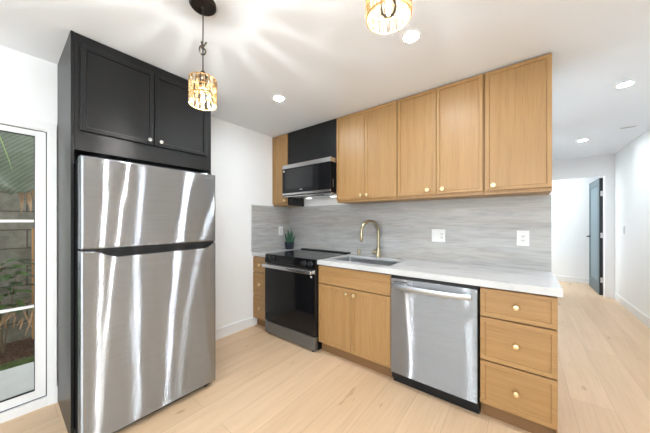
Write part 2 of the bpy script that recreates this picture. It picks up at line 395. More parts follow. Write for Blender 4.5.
b = BM(); baseboard(b, (1.32, YE), (5.5, YE), (0, -1), 0.12); struct('baseboard_end', b, 'trim', 'white baseboard on the far wall past the hallway')
b = BM(); baseboard(b, (XW, 0.12), (XW, YH), (1, 0)); struct('baseboard_hall', b, 'trim', 'white baseboard on the hallway side of the kitchen wall')

# rear and side windows (behind the viewer)
def plain_window(name, u0, u1, v0, v1, w, mapf, label):
    root = obj(name, cells(BM(), [u0, u0 + 0.05, (u0 + u1) / 2 - 0.025, (u0 + u1) / 2 + 0.025, u1 - 0.05, u1], [v0, v0 + 0.05, v1 - 0.05, v1], {(1, 1), (3, 1)}, w - 0.03, w + 0.03, mapf), 'vinyl')
    root['kind'] = 'structure'; root['label'] = label
    b = BM(); prism(b, [(u0 + 0.04, v0 + 0.04), (u1 - 0.04, v0 + 0.04), (u1 - 0.04, v1 - 0.04), (u0 + 0.04, v1 - 0.04)], mapf, w - 0.003, w + 0.003)
    obj('pane', b, 'glass', root)
plain_window('window_1', 0.4, 3.4, 0.4, 2.3, YR + 0.06, mY, 'wide white window behind the viewer')
plain_window('window_2', -4.9, -2.9, 0.55, 2.25, XR + 0.07, mX, 'white side window behind the viewer')
plain_window('window_3', 3.95, 4.85, 0.8, 2.0, 1.26, mX, 'white window in the room past the hallway')

# ------------------------------------------------------------------ patio door
d1 = obj('door_1', cells(BM(), [DY0, DY0 + 0.02, DY1 - 0.005, DY1], [0.0, 0.062, DZ - 0.012, DZ], {(1, 1)}, -0.12, 0.012, mX), 'vinyl')
d1['kind'] = 'structure'; d1['label'] = 'white framed sliding glass patio door with thin muntins beside the refrigerator cabinet'
b = BM(); cells(b, [DY0 - 0.05, DY0 + 0.004, DY1 - 0.002, -2.318], [0.0, DZ - 0.003, 1.985], {(1, 0)}, 0.0, 0.018, mX)
obj('casing', b, 'trim', d1)
b = BM(); box(b, 0.0, 0.022, -2.334, -2.3135, 0, 0.118); obj('plinth', b, 'trim', d1)
def leaf(y0, y1, x0, x1):
    lf = obj('sash', cells(BM(), [y0, y0 + 0.05, y1 - 0.05, y1], [0.069, 0.125, 1.882, 1.918], {(1, 1)}, x0, x1, mX), 'vinyl', d1)
    xm = (x0 + x1) / 2
    b = BM(); prism(b, [(y0 + 0.04, 0.115), (y1 - 0.04, 0.115), (y1 - 0.04, 1.89), (y0 + 0.04, 1.89)], mX, xm - 0.003, xm + 0.003); obj('glass_pane', b, 'glass', lf)
    for z in (1.296, 0.708):
        b = BM(); box(b, xm - 0.008, xm + 0.008, y0 + 0.045, y1 - 0.045, z - 0.009, z + 0.009); obj('muntin', b, 'vinyl', lf)
    b = BM(); cells(b, [y0 + 0.048, y0 + 0.0535, y1 - 0.0535, y1 - 0.048], [0.122, 0.133, 1.876, 1.884], {(1, 1)}, x1 - 0.012, x1 - 0.004, mX); obj('glazing_gasket', b, 'gasket', lf)
leaf(-3.13, -2.3685, -0.045, -0.004)
leaf(-3.878, -3.09, -0.10, -0.058)
b = BM(); cells(b, [DY0 + 0.02, -3.13, -2.3685, DY1 - 0.005], [0.062, 0.069, 1.918, DZ - 0.012], {(0, 1), (1, 1)}, -0.04, -0.006, mX); obj('weather_strip', b, 'gasket', d1)

# ------------------------------------------------------------------ garden outside the patio door
struct('ground_patio', Bx(-0.97, -0.14, -8, 2.5, -0.14, -0.02), 'slab', 'pale concrete patio outside the glass door')
GX = -1.75
struct('wall_garden', Bx(GX - 0.2, GX, -8, 2.5, -0.1, 3.0), 'block', 'grey concrete block garden wall')
b = BM(); box(b, GX, -0.97, -8, 2.5, -0.14, -0.03)
bed = struct('ground_bed', b, 'mulch', 'soil of the planting bed')
b = BM()
for i in range(2600):
    x = random.uniform(GX + 0.05, -1.13); y = random.uniform(-4.2, -1.6); z = -0.03 + random.uniform(0.0, 0.02)
    l = random.uniform(0.012, 0.04); w = random.uniform(0.005, 0.012)
    mt = Matrix.Translation((x, y, z)) @ Matrix.Rotation(random.uniform(0, 6.3), 4, 'Z') @ Matrix.Rotation(random.uniform(-0.5, 0.5), 4, 'Y')
    vs = [b.verts.new(mt @ Vector(p)) for p in ((-l, -w, 0), (l, -w, 0), (l, w, 0), (-l, w, 0), (0, 0, 0.007))]
    for q in ((0, 1, 4), (1, 2, 4), (2, 3, 4), (3, 0, 4), (3, 2, 1, 0)): b.faces.new([vs[k] for k in q])
tag(obj('bark_mulch', b, 'mulch'), 'brown bark mulch in the bed under the shrubs', 'mulch', kind='stuff')
b = BM()
for i in range(5200):
    x = random.uniform(-1.085, -0.965); y = random.uniform(-3.6, -1.8); h_ = random.uniform(0.02, 0.05)
    a = random.uniform(0, 6.3); w = 0.003; dx, dy = math.cos(a) * w, math.sin(a) * w; lx, ly = random.uniform(-.02, .02), random.uniform(-.02, .02)
    vs = [b.verts.new(p) for p in ((x - dx, y - dy, -0.032), (x + dx, y + dy, -0.032), (x + lx, y + ly, -0.03 + h_))]
    b.faces.new(vs)
tag(obj('grass_strip', b, 'grass'), 'strip of green grass along the concrete patio', 'grass', kind='stuff')

def blade(bm, base, dirv, up, L, Wd, n=6, droop=0.3, fold=0.15, curl=0.0):
    """a pointed leaf: rows of three points along a bending midrib"""
    d = Vector(dirv).normalized(); u = Vector(up); s = d.cross(u).normalized(); u = s.cross(d).normalized(); p = Vector(base); prev = None
    for i in range(n + 1):
        t = i / n; w = Wd * math.sin(math.pi * min(0.97, 0.12 + 0.86 * t)) ** 0.8 if i < n else 0.002
        row = [bm.verts.new(p - s * w + u * w * fold), bm.verts.new(p), bm.verts.new(p + s * w + u * w * fold)]
        if prev:
            bm.faces.new([prev[0], prev[1], row[1], row[0]]); bm.faces.new([prev[1], prev[2], row[2], row[1]])
        prev = row; d = (d - u * droop / n).normalized(); u = s.cross(d).normalized(); p = p + d * (L / n)
    return bm
def shrub(name, c, n, rad, h0, h1, L, label):
    root = thing(name, label, 'shrub', c)
    b = BM(); st = BM()
    for k in range(7):
        a = random.uniform(0, 6.3); r = random.uniform(0.2, 0.9) * rad; top = Vector((c[0] + math.cos(a) * r * .6, c[1] + math.sin(a) * r, random.uniform((h0 + h1) / 2, h1)))
        pts = [Vector(c) + (top - Vector(c)) * t + Vector((0, 0, 0.03 * math.sin(3 * t))) for t in (0, .33, .66, 1)]
        tube(st, pts, [0.006, 0.005, 0.004, 0.002], 6)
    for i in range(n):
        a = random.uniform(0, 6.3); r = rad * math.sqrt(random.random()); z = random.uniform(h0, h1)
        p = Vector((c[0] + math.cos(a) * r * 0.7, c[1] + math.sin(a) * r, z))
        d = Vector((math.cos(a) + random.uniform(-.5, .5), math.sin(a) + random.uniform(-.5, .5), random.uniform(-0.3, 0.6)))
        blade(b, p, d, (random.uniform(-.3, .3), random.uniform(-.3, .3), 1), L * random.uniform(.6, 1.2), L * 0.2, 5, random.uniform(0.2, 0.9))
    obj('foliage', b, 'leaf', root, True); obj('stem', st, 'stem', root, True)
    return root
shrub('leafy_shrub', (-1.42, -2.545, -0.03), 120, 0.16, 0.36, 0.92, 0.12, 'green leafy shrub against the block wall, seen through the left of the door glass')
shrub('leafy_shrub', (-1.40, -2.10, -0.03), 120, 0.17, 0.36, 1.00, 0.12, 'green leafy shrub beside the wood stake, partly hidden by the door stile')
# banana plant
ban = thing('banana_plant', 'broad striped banana leaf with drooping brown dried ends outside the patio door', 'plant', (-1.3, -2.80, -0.03))
b = BM(); tube(b, [(-1.3, -2.80, -0.03), (-1.3, -2.80, 0.8), (-1.29, -2.79, 1.7), (-1.22, -2.66, 2.42)], [0.07, 0.06, 0.045, 0.02], 12); obj('trunk', b, 'rib', ban, True)
def big_leaf(base, tip, wide, dr, up):
    b = BM(); rb = BM(); base = Vector(base); tip = Vector(tip); n = 26; d = (tip - base); L = d.length; d.normalize()
    s = d.cross(Vector(up)).normalized(); u = s.cross(d); prev = None; mid = []
    for i in range(n + 1):
        t = i / n; p = base + d * L * t + u * dr * 4 * t * (1 - t); mid.append(p + u * -0.004)
        w = wide * math.sin(math.pi * (0.04 + 0.94 * t)) ** 0.6
        rip = 0.010 * math.sin(i * 2.1)
        row = [b.verts.new(p + s * w * q + u * (rip * abs(q) + 0.10 * wide * (abs(q) ** 0.5) - 0.25 * wide * q * q)) for q in (-1, -.66, -.33, 0, .33, .66, 1)]
        if prev:
            for k in range(6): b.faces.new([prev[k], prev[k + 1], row[k + 1], row[k]])
        prev = row
    tube(rb, mid, [0.010 - 0.007 * i / n for i in range(n + 1)], 6)
    lf = obj('leaf', b, 'banana', ban, True); obj('midrib', rb, 'rib', lf, True)
big_leaf((-1.22, -2.66, 2.42), (-1.02, -2.45, 1.56), 0.27, 0.05, (1, 0.1, 0.1))
big_leaf((-1.22, -2.66, 2.42), (-0.7, -3.3, 1.9), 0.24, 0.08, (0.5, 0.0, 1))
big_leaf((-1.22, -2.66, 2.42), (-1.45, -2.20, 2.7), 0.22, 0.08, (1, 0.2, 0.4))
b = BM()
for k in range(9):
    y = -2.46 + 0.022 * k + random.uniform(-.01, .01)
    blade(b, (-1.12 + random.uniform(-.04, .04), y, 1.60), (random.uniform(-.2, .2), random.uniform(-.25, .25), -1), (1, 0, 0), random.uniform(0.12, 0.24), 0.012, 6, random.uniform(-.6, .6), 0.6)
obj('dried_leaf', b, 'dry', ban, True)
b = BM()
for k in range(22):
    y = random.uniform(-2.62, -2.2)
    blade(b, (-1.3 + random.uniform(-.1, .1), y, random.uniform(.30, .5)), (random.uniform(-.4, .4), random.uniform(-.7, .7), -1), (1, 0, 0), random.uniform(0.08, 0.22), 0.007, 6, random.uniform(-.8, .8), 0.5)
tag(obj('dried_fronds', b, 'dry'), 'brown dried fronds hanging low in front of the shrubs outside', 'dried leaves', kind='stuff')
b = BM(); box(b, -1.70, -1.665, -2.345, -2.305, -0.03, 1.215, 0.003); tag(obj('wooden_stake', b, 'stake', loc=(-1.68, -2.325, -0.03)), 'orange-brown wooden stake standing against the block wall', 'stake')

# ------------------------------------------------------------------ refrigerator surround (black cabinet)
EX = 0.545
root = thing('refrigerator_cabinet', 'tall black cabinet surround enclosing the refrigerator, with two doors above it', 'cabinet', (0.27, -1.885, 0))
obj('side_panel', Bx(0.001, EX, -2.312, -2.2965, 0.0, ZC - 0.003, bev=0.001), 'blackcab', root)
obj('side_panel', Bx(0.001, EX, -1.478, -1.458, 0.0, ZC - 0.003, bev=0.001), 'blackcab', root)
obj('body', Bx(0.002, EX - 0.004, -2.2955, -1.479, 1.722, ZC - 0.004), 'blackcab', root)
b = BM(); cells(b, [-2.2955, -2.272 + 0.01, -1.502 - 0.01, -1.479], [1.722, 1.85, 2.35, ZC - 0.006], {(1, 1)}, EX - 0.004, EX, mX); obj('face_frame', b, 'blackcab', root)
kn = [(0.0045, 0.0), (0.0045, 0.012), (0.009, 0.014), (0.0135, 0.018), (0.0140, 0.023), (0.012, 0.0265), (0.006, 0.028), (0, 0.0283)]
def knob(c, axis, m, parent, s=1.0, name='knob'):
    b = BM(); lathe(b, [(r * s, h * s) for r, h in kn], c, axis, 20); return obj(name, b, m, parent, True)
for u0, u1, ky in ((-2.272, -1.8895, -1.922), (-1.8845, -1.502, -1.850)):
    b = BM(); shaker(b, u0, u1, 1.838, 2.357, EX + 0.001, EX + 0.020, mX, 0.026, 0.008)
    dd = obj('door', b, 'blackcab', root); knob((EX + 0.020, ky, 1.866), (1, 0, 0), 'chrome', dd, 1.05)

# ------------------------------------------------------------------ refrigerator
FY0, FY1, FX = -2.297, -1.524, 0.742
fr = thing('refrigerator', 'stainless steel top-freezer refrigerator standing in the black cabinet surround', 'refrigerator', (0.4, -1.91, 0))
b = BM(); box(b, 0.03, 0.552, -2.291, -1.530, 0.035, 1.645, 0.004); box(b, 0.553, 0.655, FY0 + 0.003, -1.530, 0.03, 1.648, 0.003); obj('body', b, 'fridgeside', fr)
def mXf(u, v, w): return (w, u, v)
b = BM(); prism(b, [(FY0, 1.139), (FY1, 1.139), (FY1, 1.658), (FY0, 1.658)], mX, 0.660, FX, 0.010)
fd = obj('freezer_door', b, 'steel', fr)
notch = [(FY0, 0.045), (FY1, 0.045), (FY1, 1.128), (FY1 - 0.018, 1.128), (FY1 - 0.075, 1.082), (FY0 + 0.150, 1.074), (FY0 + 0.060, 1.124), (FY0, 1.128)]
b = BM(); prism(b, notch, mX, 0.660, FX, 0.008)
rd_ = obj('refrigerator_door', b, 'steel', fr)
b = BM(); prism(b, [(FY0 + 0.055, 1.126), (FY1 - 0.012, 1.126), (FY1 - 0.012, 1.137), (FY0 + 0.01, 1.137), (FY0 + 0.01, 1.129)], mX, 0.660, FX - 0.004); 
prism(b, [(FY0 + 0.152, 1.0755), (FY1 - 0.076, 1.0835), (FY1 - 0.024, 1.1255), (FY0 + 0.066, 1.1255)], mX, 0.664, FX - 0.005); obj('pocket_handle', b, 'blackp', rd_)
b = BM(); prism(b, [(FY0 + 0.165, 1.079), (FY1 - 0.085, 1.087), (FY1 - 0.105, 1.096), (FY0 + 0.185, 1.088)], mX, FX - 0.0049, FX - 0.002); obj('handle_lip', b, 'blackp', rd_)
obj('badge', Bx(FX, FX + 0.0025, -1.605, -1.547, 1.618, 1.630, bev=0.001), 'steelb', fd)
b = BM(); box(b, FX + 0.0025, FX + 0.0032, -1.600, -1.552, 1.6215, 1.6265); obj('badge_band', b, 'steeld', fd)
obj('door_gasket', Bx(0.6555, 0.6598, FY0 + 0.01, FY1 - 0.01, 0.05, 1.65), 'gasket', fr)
obj('base_grille', Bx(0.56, 0.69, FY0 + 0.02, FY1 - 0.02, 0.008, 0.034), 'blackp', fr)
for y in (FY0 + 0.05, FY1 - 0.02 - 0.03):
    b = BM(); lathe(b, [(0.016, 0), (0.016, 0.022), (0.008, 0.024), (0.008, 0.04)], (0.675, y, 0.0), seg=14); obj('foot', b, 'blackp', fr, True)
obj('hinge_cover', Bx(0.60, 0.70, FY1 - 0.07, FY1 - 0.01, 1.6585, 1.672, bev=0.004), 'blackp', fr)

# ------------------------------------------------------------------ base cabinets
YB = -0.631
def drawer_front(root, x0, x1, z0, z1, knobs=True, nm='drawer'):
    b = BM(); shaker(b, x0, x1, z0, z1, YB + 0.019, YB, mY, 0.026, 0.008)
    d = obj(nm, b, 'oakh', root)
    if knobs: knob(((x0 + x1) / 2, YB + 0.006, (z0 + z1) / 2), (0, -1, 0), 'brass', d, 1.25)
    return d
def carcass(root, x0, x1, ztop=0.868):
    obj('body', Bx(x0, x1, YB + 0.021, -0.004, 0.10, ztop), 'toe', root)  # body darker than its oak fronts, painting shade into the gaps
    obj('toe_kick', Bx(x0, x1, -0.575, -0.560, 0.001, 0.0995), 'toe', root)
def drawers3(root, x0, x1):
    for z0, z1 in ((0.678, 0.858), (0.394, 0.669), (0.106, 0.385)): drawer_front(root, x0, x1, z0, z1)
c = thing('base_cabinet', 'narrow oak base cabinet with three drawers, left of the range in the corner', 'cabinet', (0.15, -0.32, 0))
carcass(c, 0.003, 0.284); drawers3(c, 0.006, 0.2825)
c = thing('base_cabinet', 'oak sink base cabinet with two doors under a plain front, between range and dishwasher', 'cabinet', (1.43, -0.32, 0))
obj('body', cells(BM(), [1.0535, 1.0715, 1.7915, 1.8095], [-0.610, -0.592, -0.022, -0.004], {(1, 1)}, 0.118, 0.868, mZ), 'toe', c)  # same dark brown, so the seams between fronts look shaded
obj('bottom_panel', Bx(1.0535, 1.8095, -0.610, -0.004, 0.10, 0.1175), 'oak', c)
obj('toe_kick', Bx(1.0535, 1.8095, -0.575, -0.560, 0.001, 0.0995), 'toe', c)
drawer_front(c, 1.0555, 1.8075, 0.690, 0.858, False, 'false_front')
for x0, x1, kx in ((1.0555, 1.4295, 1.392), (1.4335, 1.8075, 1.471)):
    b = BM(); shaker(b, x0, x1, 0.106, 0.680, YB + 0.019, YB, mY, 0.026, 0.008); d = obj('door', b, 'oak', c); knob((kx, YB, 0.637), (0, -1, 0), 'brass', d, 1.25)
c = thing('base_cabinet', 'oak base cabinet with three drawers, right of the dishwasher at the counter end', 'cabinet', (2.615, -0.32, 0))
carcass(c, 2.426, 2.802); drawers3(c, 2.428, 2.8055)
obj('end_panel', Bx(2.8022, 2.8058, YB + 0.0195, -0.004, 0.0015, 0.868), 'oak', c)

# ------------------------------------------------------------------ countertops
o = obj('countertop', Bx(0.001, 0.2875, -0.6485, -0.0205, 0.8705, 0.914, bev=0.002), 'quartz', loc=(0.14, -0.33, 0.87)); tag(o, 'small white stone countertop piece left of the range, under the potted plant', 'countertop')
SX0, SX1, SY0, SY1 = 1.112, 1.755, -0.535, -0.150
b = cells(BM(), [1.0525, SX0, SX1, 2.826], [-0.6485, SY0, SY1, -0.0205], {(1, 1)}, 0.892, 0.914, mZ)
box(b, 1.0525, 2.826, -0.6485, -0.618, 0.8705, 0.8919); box(b, 2.808, 2.826, -0.6179, -0.0205, 0.8705, 0.8919)
o = obj('countertop', b, 'quartz', loc=(1.94, -0.33, 0.87)); tag(o, 'long white stone countertop with the sink cut into it', 'countertop')
# ------------------------------------------------------------------ backsplash
o = obj('backsplash', Bx(0.021, XW - 0.001, -0.020, -0.001, 0.880, 1.4965), 'stone', loc=(1.4, -0.01, 0.88)); tag(o, 'long grey veined stone backsplash behind range, sink and counter', 'backsplash')
o = obj('backsplash', Bx(0.001, 0.020, -0.655, -0.001, 0.9145, 1.4965), 'stone', loc=(0.01, -0.33, 0.9145)); tag(o, 'short grey stone backsplash on the left wall beside the potted plant', 'backsplash')
o.rotation_euler = (0, 0, 0)

# ------------------------------------------------------------------ sink, faucet, fittings
sk_ = thing('sink', 'rectangular stainless undermount sink below the brass faucet', 'sink', (1.433, -0.34, 0.72))
zt, zb = 0.8912, 0.690
b = BM(); e = 0.012
R0 = [(SX0 - e, SY0 - e), (SX1 + e, SY0 - e), (SX1 + e, SY1 + e), (SX0 - e, SY1 + e)]
def rring(z, ins, r, n=5):
    x0, x1, y0, y1 = SX0 - 0.004 + ins, SX1 + 0.004 - ins, SY0 - 0.004 + ins, SY1 + 0.004 - ins; out = []
    for cx_, cy_, a0 in ((x1 - r, y1 - r, 0), (x0 + r, y1 - r, 90), (x0 + r, y0 + r, 180), (x1 - r, y0 + r, 270)):
        for k in range(n + 1):
            a = math.radians(a0 + 90 * k / n); out.append(b.verts.new((cx_ + r * math.cos(a), cy_ + r * math.sin(a), z)))
    return out
rings = [rring(zt, -0.016, 0.03), rring(zt, 0, 0.02), rring(zb + 0.02, 0.006, 0.025), rring(zb + 0.005, 0.012, 0.03), rring(zb, 0.03, 0.03)]
for A, B in zip(rings, rings[1:]):
    for i in range(len(A)):
        j = (i + 1) % len(A); b.faces.new([A[i], A[j], B[j], B[i]])
b.faces.new(rings[-1])
bs = obj('basin', b, 'sink', sk_, True); sl = bs.modifiers.new('thick', 'SOLIDIFY'); sl.thickness = 0.0012; sl.offset = 0
b = BM(); lathe(b, [(0.0, 0.006), (0.03, 0.005), (0.045, 0.002), (0.045, 0.0)], (1.433, -0.30, zb + 0.001)); obj('drain', b, 'steelb', sk_, True)

fa = thing('faucet', 'brass gooseneck kitchen faucet behind the sink', 'faucet', (1.435, -0.085, 0.914))
fx, fy = 1.435, -0.085
b = BM(); lathe(b, [(0.027, 0.0), (0.027, 0.006), (0.0245, 0.010), (0.024, 0.100), (0.0185, 0.106), (0.0, 0.1065)], (fx, fy, 0.9142)); obj('base', b, 'faucet', fa, True)
dirv = Vector((-0.40, -0.92, 0)).normalized()
pts = [Vector((fx, fy, 1.00)), Vector((fx, fy, 1.10)), Vector((fx, fy, 1.185))]
R_ = 0.112
for k in range(1, 15):
    a = math.pi * k / 14 * 1.03; pts.append(Vector((fx, fy, 1.185)) + dirv * (R_ - R_ * math.cos(a)) + Vector((0, 0, R_ * math.sin(a))))
b = BM(); tube(b, pts, 0.0155, 14); obj('spout', b, 'faucet', fa, True)
end = pts[-1]; dn = (pts[-1] - pts[-2]).normalized()
b = BM(); tube(b, [end - dn * 0.004, end + dn * 0.02, end + dn * 0.075, end + dn * 0.082], [0.0165, 0.0185, 0.0195, 0.017], 14); sp_ = obj('spray_head', b, 'faucet', fa, True)
b = BM(); lathe(b, [(0.0135, 0), (0.0135, 0.004)], end + dn * 0.0825, dn, 14); obj('nozzle', b, 'blackp', sp_, True)
b = BM(); tube(b, [(fx - 0.015, fy - 0.004, 0.965), (fx - 0.055, fy - 0.018, 0.965)], 0.021, 14); hd = obj('handle', b, 'faucet', fa, True)
b = BM(); tube(b, [(fx - 0.056, fy - 0.018, 0.965), (fx - 0.066, fy - 0.022, 0.965)], [0.019, 0.016], 12); obj('lever', b, 'faucet', hd, True)
sd = thing('air_gap', 'short brass air gap cap on the counter, left of the faucet', 'air gap', (1.19, -0.075, 0.914))
b = BM(); lathe(b, [(0.021, 0), (0.021, 0.005), (0.0175, 0.007), (0.0175, 0.060), (0.015, 0.065), (0, 0.066)], (1.19, -0.075, 0.9142)); obj('cap', b, 'faucet', sd, True)
b = BM(); lathe(b, [(0.0178, 0), (0.0178, 0.002)], (1.19, -0.075, 0.945)); obj('ring', b, 'steeld', sd, True)
b = BM(); lathe(b, [(0.022, 0), (0.022, 0.004), (0.016, 0.008), (0, 0.009)], (1.665, -0.085, 0.9142)); tag(obj('disposal_button', b, 'faucet', loc=(1.665, -0.085, 0.9142), smooth=True), 'flat round brass disposal button on the counter, right of the faucet', 'button')

# ------------------------------------------------------------------ potted plant
pp = thing('potted_succulent', 'small green succulent in a dark pot in the counter corner', 'plant', (0.125, -0.125, 0.9145))
pc = (0.125, -0.125, 0.9145)
b = BM(); lathe(b, [(0.050, 0), (0.054, 0.004), (0.066, 0.095), (0.066, 0.100), (0.060, 0.100), (0.058, 0.085), (0, 0.085)], pc, seg=28, cap=False); b.faces.new([v_ for v_ in b.verts if abs(v_.co.z - pc[2]) < 1e-5]); obj('pot', b, 'pot', pp, True)
b = BM(); lathe(b, [(0.0575, 0.0855), (0.03, 0.090), (0, 0.091)], pc, cap=False); obj('soil', b, 'soil', pp, True)
for k in range(9):
    a = k * 2.4 + 0.5; r = 0.010 + 0.003 * k; tilt = 0.12 + 0.045 * k; L = 0.185 - 0.011 * k
    p0 = Vector(pc) + Vector((math.cos(a) * r, math.sin(a) * r, 0.086)); d = Vector((math.cos(a) * tilt, math.sin(a) * tilt, 1)).normalized()
    b = BM(); tube(b, [p0, p0 + d * L * .35, p0 + d * L * .7 + Vector((0, 0, .005)), p0 + d * L + Vector((0, 0, .01))], [0.013, 0.015, 0.010, 0.001], 8)
    obj('leaf', b, 'succ', pp, True)

# ------------------------------------------------------------------ outlets and switch
def plate(name, label, cat, c, uw, vh, mapf, out, kind):
    """c = (u, v) centre on the plane, out = (w0, w1)"""
    u, v = c; w0, w1 = out; s = 1 if w1 > w0 else -1
    loc = mapf(u, v, w0); root = thing(name, label, cat, loc)
    b = BM(); prism(b, [(u - uw / 2, v - vh / 2), (u + uw / 2, v - vh / 2), (u + uw / 2, v + vh / 2), (u - uw / 2, v + vh / 2)], mapf, w0, w1, 0.002); obj('cover_plate', b, 'plate', root)
    cs = [u] if kind in ('o', 's') else [u - uw / 4, u + uw / 4]
    for i, cu in enumerate(cs):
        b = BM(); prism(b, [(cu - 0.0165, v - 0.034), (cu + 0.0165, v - 0.034), (cu + 0.0165, v + 0.034), (cu - 0.0165, v + 0.034)], mapf, w1, w1 + s * 0.003, 0.001)
        isw = kind == 's' or (kind == 'so' and i == 0)
        ins = obj('rocker' if isw else 'receptacle', b, 'plate', root)
        if not isw:
            b = BM()
            for dv in (-0.017, 0.017):
                for du, hh in ((-0.0065, 0.0045), (0.0065, 0.0055)):
                    prism(b, [(cu + du - 0.002, v + dv - hh), (cu + du + 0.002, v + dv - hh), (cu + du + 0.002, v + dv + hh), (cu + du - 0.002, v + dv + hh)], mapf, w1 + s * 0.0028, w1 + s * 0.0034)
                prism(b, [(cu - 0.0025, v + dv - 0.013), (cu + 0.0025, v + dv - 0.013), (cu + 0.0025, v + dv - 0.009), (cu - 0.0025, v + dv - 0.009)], mapf, w1 + s * 0.0028, w1 + s * 0.0034)
            obj('slots', b, 'slot', ins)
    return root
plate('wall_outlet', 'white double plate with switch and outlet on the backsplash, nearer the faucet', 'outlet', (2.022, 1.160), 0.118, 0.118, mY, (-0.0205, -0.026), 'so')
plate('wall_outlet', 'white single outlet near the right end of the backsplash', 'outlet', (2.652, 1.160), 0.080, 0.122, mY, (-0.0205, -0.026), 'o')
plate('wall_outlet', 'white outlet on the short left backsplash, beside the potted plant', 'outlet', (-0.190, 1.165), 0.078, 0.122, mX, (0.0205, 0.026), 'o')
plate('light_switch', 'white light switch on the right hallway wall', 'switch', (3.28, 1.16), 0.075, 0.12, mX, (XR - 0.0005, XR - 0.006), 's')

# ------------------------------------------------------------------ range
RX0, RX1, RYF = 0.2905, 1.0495, -0.675
rg = thing('range', 'black and stainless slide-in electric range with black glass cooktop', 'range', (0.67, -0.34, 0))
obj('body', Bx(RX0, RX1, -0.632, -0.024, 0.014, 0.908), 'fridgeside', rg)
b = BM(); prism(b, [(-0.632, 0.820), (RYF + 0.004, 0.820), (RYF - 0.004, 0.835), (RYF + 0.008, 0.912), (-0.632, 0.912)], lambda u, v, w: (w, u, v), RX0, RX1); cp = obj('control_panel', b, 'glassblack', rg)
obj('cooktop', Bx(RX0 - 0.0005, RX1 + 0.0005, RYF + 0.006, -0.075, 0.9125, 0.9185, bev=0.001), 'cooktop', rg)
obj('rear_trim', Bx(RX0, RX1, -0.074, -0.024, 0.9125, 0.930, bev=0.003), 'blackp', rg)
ringm = mat('burner ring', (0.035, 0.035, 0.037), 0.2)
for cx_, cy_, r_ in ((0.47, -0.50, 0.10), (0.87, -0.50, 0.115), (0.47, -0.23, 0.08), (0.87, -0.23, 0.08)):
    b = BM(); lathe(b, [(r_ - 0.003, 0), (r_, 0), (r_, 0.0004), (r_ - 0.003, 0.0004), (r_ - 0.003, 0)], (cx_, cy_, 0.9187), seg=48, cap=False); obj('burner', b, ringm, rg)
for kx in (0.345, 0.425, 0.900, 0.985):
    b = BM(); lathe(b, [(0.026, 0.0), (0.026, 0.006), (0.021, 0.008), (0.019, 0.032), (0.016, 0.035), (0, 0.0352)], (kx, RYF + 0.002, 0.870), (0, -1, 0.13), 22); k_ = obj('knob', b, 'blackp', rg, True)
    b = BM(); lathe(b, [(0.0268, 0.0005), (0.0268, 0.003), (0.0262, 0.0035)], (kx, RYF + 0.002, 0.870), (0, -1, 0.13), 22); obj('knob_ring', b, 'steeld', k_, True)
b = BM(); box(b, 0.55, 0.74, RYF - 0.0045, RYF + 0.01, 0.850, 0.892); obj('display', b, 'cooktop', cp)
od = obj('oven_door', Bx(RX0 + 0.002, RX1 - 0.002, RYF, -0.634, 0.158, 0.814, bev=0.003), 'blackp', rg)
obj('oven_window', Bx(RX0 + 0.003, RX1 - 0.003, RYF - 0.003, RYF + 0.001, 0.161, 0.768, bev=0.001), 'glassblack', od)
obj('door_trim', Bx(RX0 + 0.003, RX1 - 0.003, RYF - 0.004, RYF + 0.001, 0.769, 0.812, bev=0.001), 'steelb', od)
b = BM(); box(b, RX0 + 0.010, RX1 - 0.010, RYF - 0.056, RYF - 0.036, 0.776, 0.812, 0.006, 3); hd = obj('handle', b, 'steelb', od, True)
for x in (RX0 + 0.018, RX1 - 0.040): obj('bracket', Bx(x, x + 0.022, RYF - 0.0355, RYF - 0.0045, 0.778, 0.808, bev=0.003), 'chrome', hd)
b = BM(); lathe(b, [(0.0105, 0), (0.0105, 0.0012), (0, 0.0013)], (RX1 - 0.050, RYF - 0.003, 0.744), (0, -1, 0), 18); obj('sticker', b, 'plate', od)
obj('storage_drawer', Bx(RX0 + 0.002, RX1 - 0.002, RYF - 0.001, -0.634, 0.020, 0.152, bev=0.003), 'steeld', rg)
for x in (RX0 + 0.05, RX1 - 0.05):
    for y in (-0.64, -0.10):
        b = BM(); lathe(b, [(0.020, 0), (0.020, 0.008), (0.012, 0.009), (0.012, 0.0145)], (x, y, 0.0), seg=14); obj('foot', b, 'blackp', rg, True)

# ------------------------------------------------------------------ dishwasher
DX0, DX1, DYF = 1.8145, 2.4215, -0.652
dw = thing('dishwasher', 'stainless steel dishwasher under the counter between oak cabinets', 'dishwasher', (2.118, -0.33, 0))
obj('tub', Bx(DX0 + 0.004, DX1 - 0.002, -0.612, -0.03, 0.10, 0.866), 'blackp', dw)
obj('top_gasket', Bx(DX0 + 0.004, DX1 - 0.002, -0.640, -0.6125, 0.845, 0.866), 'gasket', dw)
b = BM(); prism(b, [(DX0 + 0.003, 0.096), (DX1 - 0.006, 0.096), (DX1 - 0.006, 0.845), (DX0 + 0.003, 0.845)], mY, -0.6125, DYF, 0.004)
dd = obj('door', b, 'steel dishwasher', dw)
b = BM()
hp = []
for k in range(15):
    t = k / 14; x = DX0 + 0.030 + (DX1 - DX0 - 0.072) * t; hp.append((x, DYF - 0.014 - 0.034 * math.sin(math.pi * t) ** 0.6, 0.790))
vs = []
for (x, y, z) in hp: vs.append([b.verts.new((x, y - a, z + c_)) for a, c_ in ((-0.007, -0.016), (0.004, -0.019), (0.007, -0.010), (0.007, 0.010), (0.004, 0.019), (-0.007, 0.016))])
for A, B in zip(vs, vs[1:]):
    for i in range(6):
        j = (i + 1) % 6; b.faces.new([A[i], A[j], B[j], B[i]])
b.faces.new(vs[0][::-1]); b.faces.new(vs[-1]); hh = obj('handle', b, 'handle steel', dd, True)
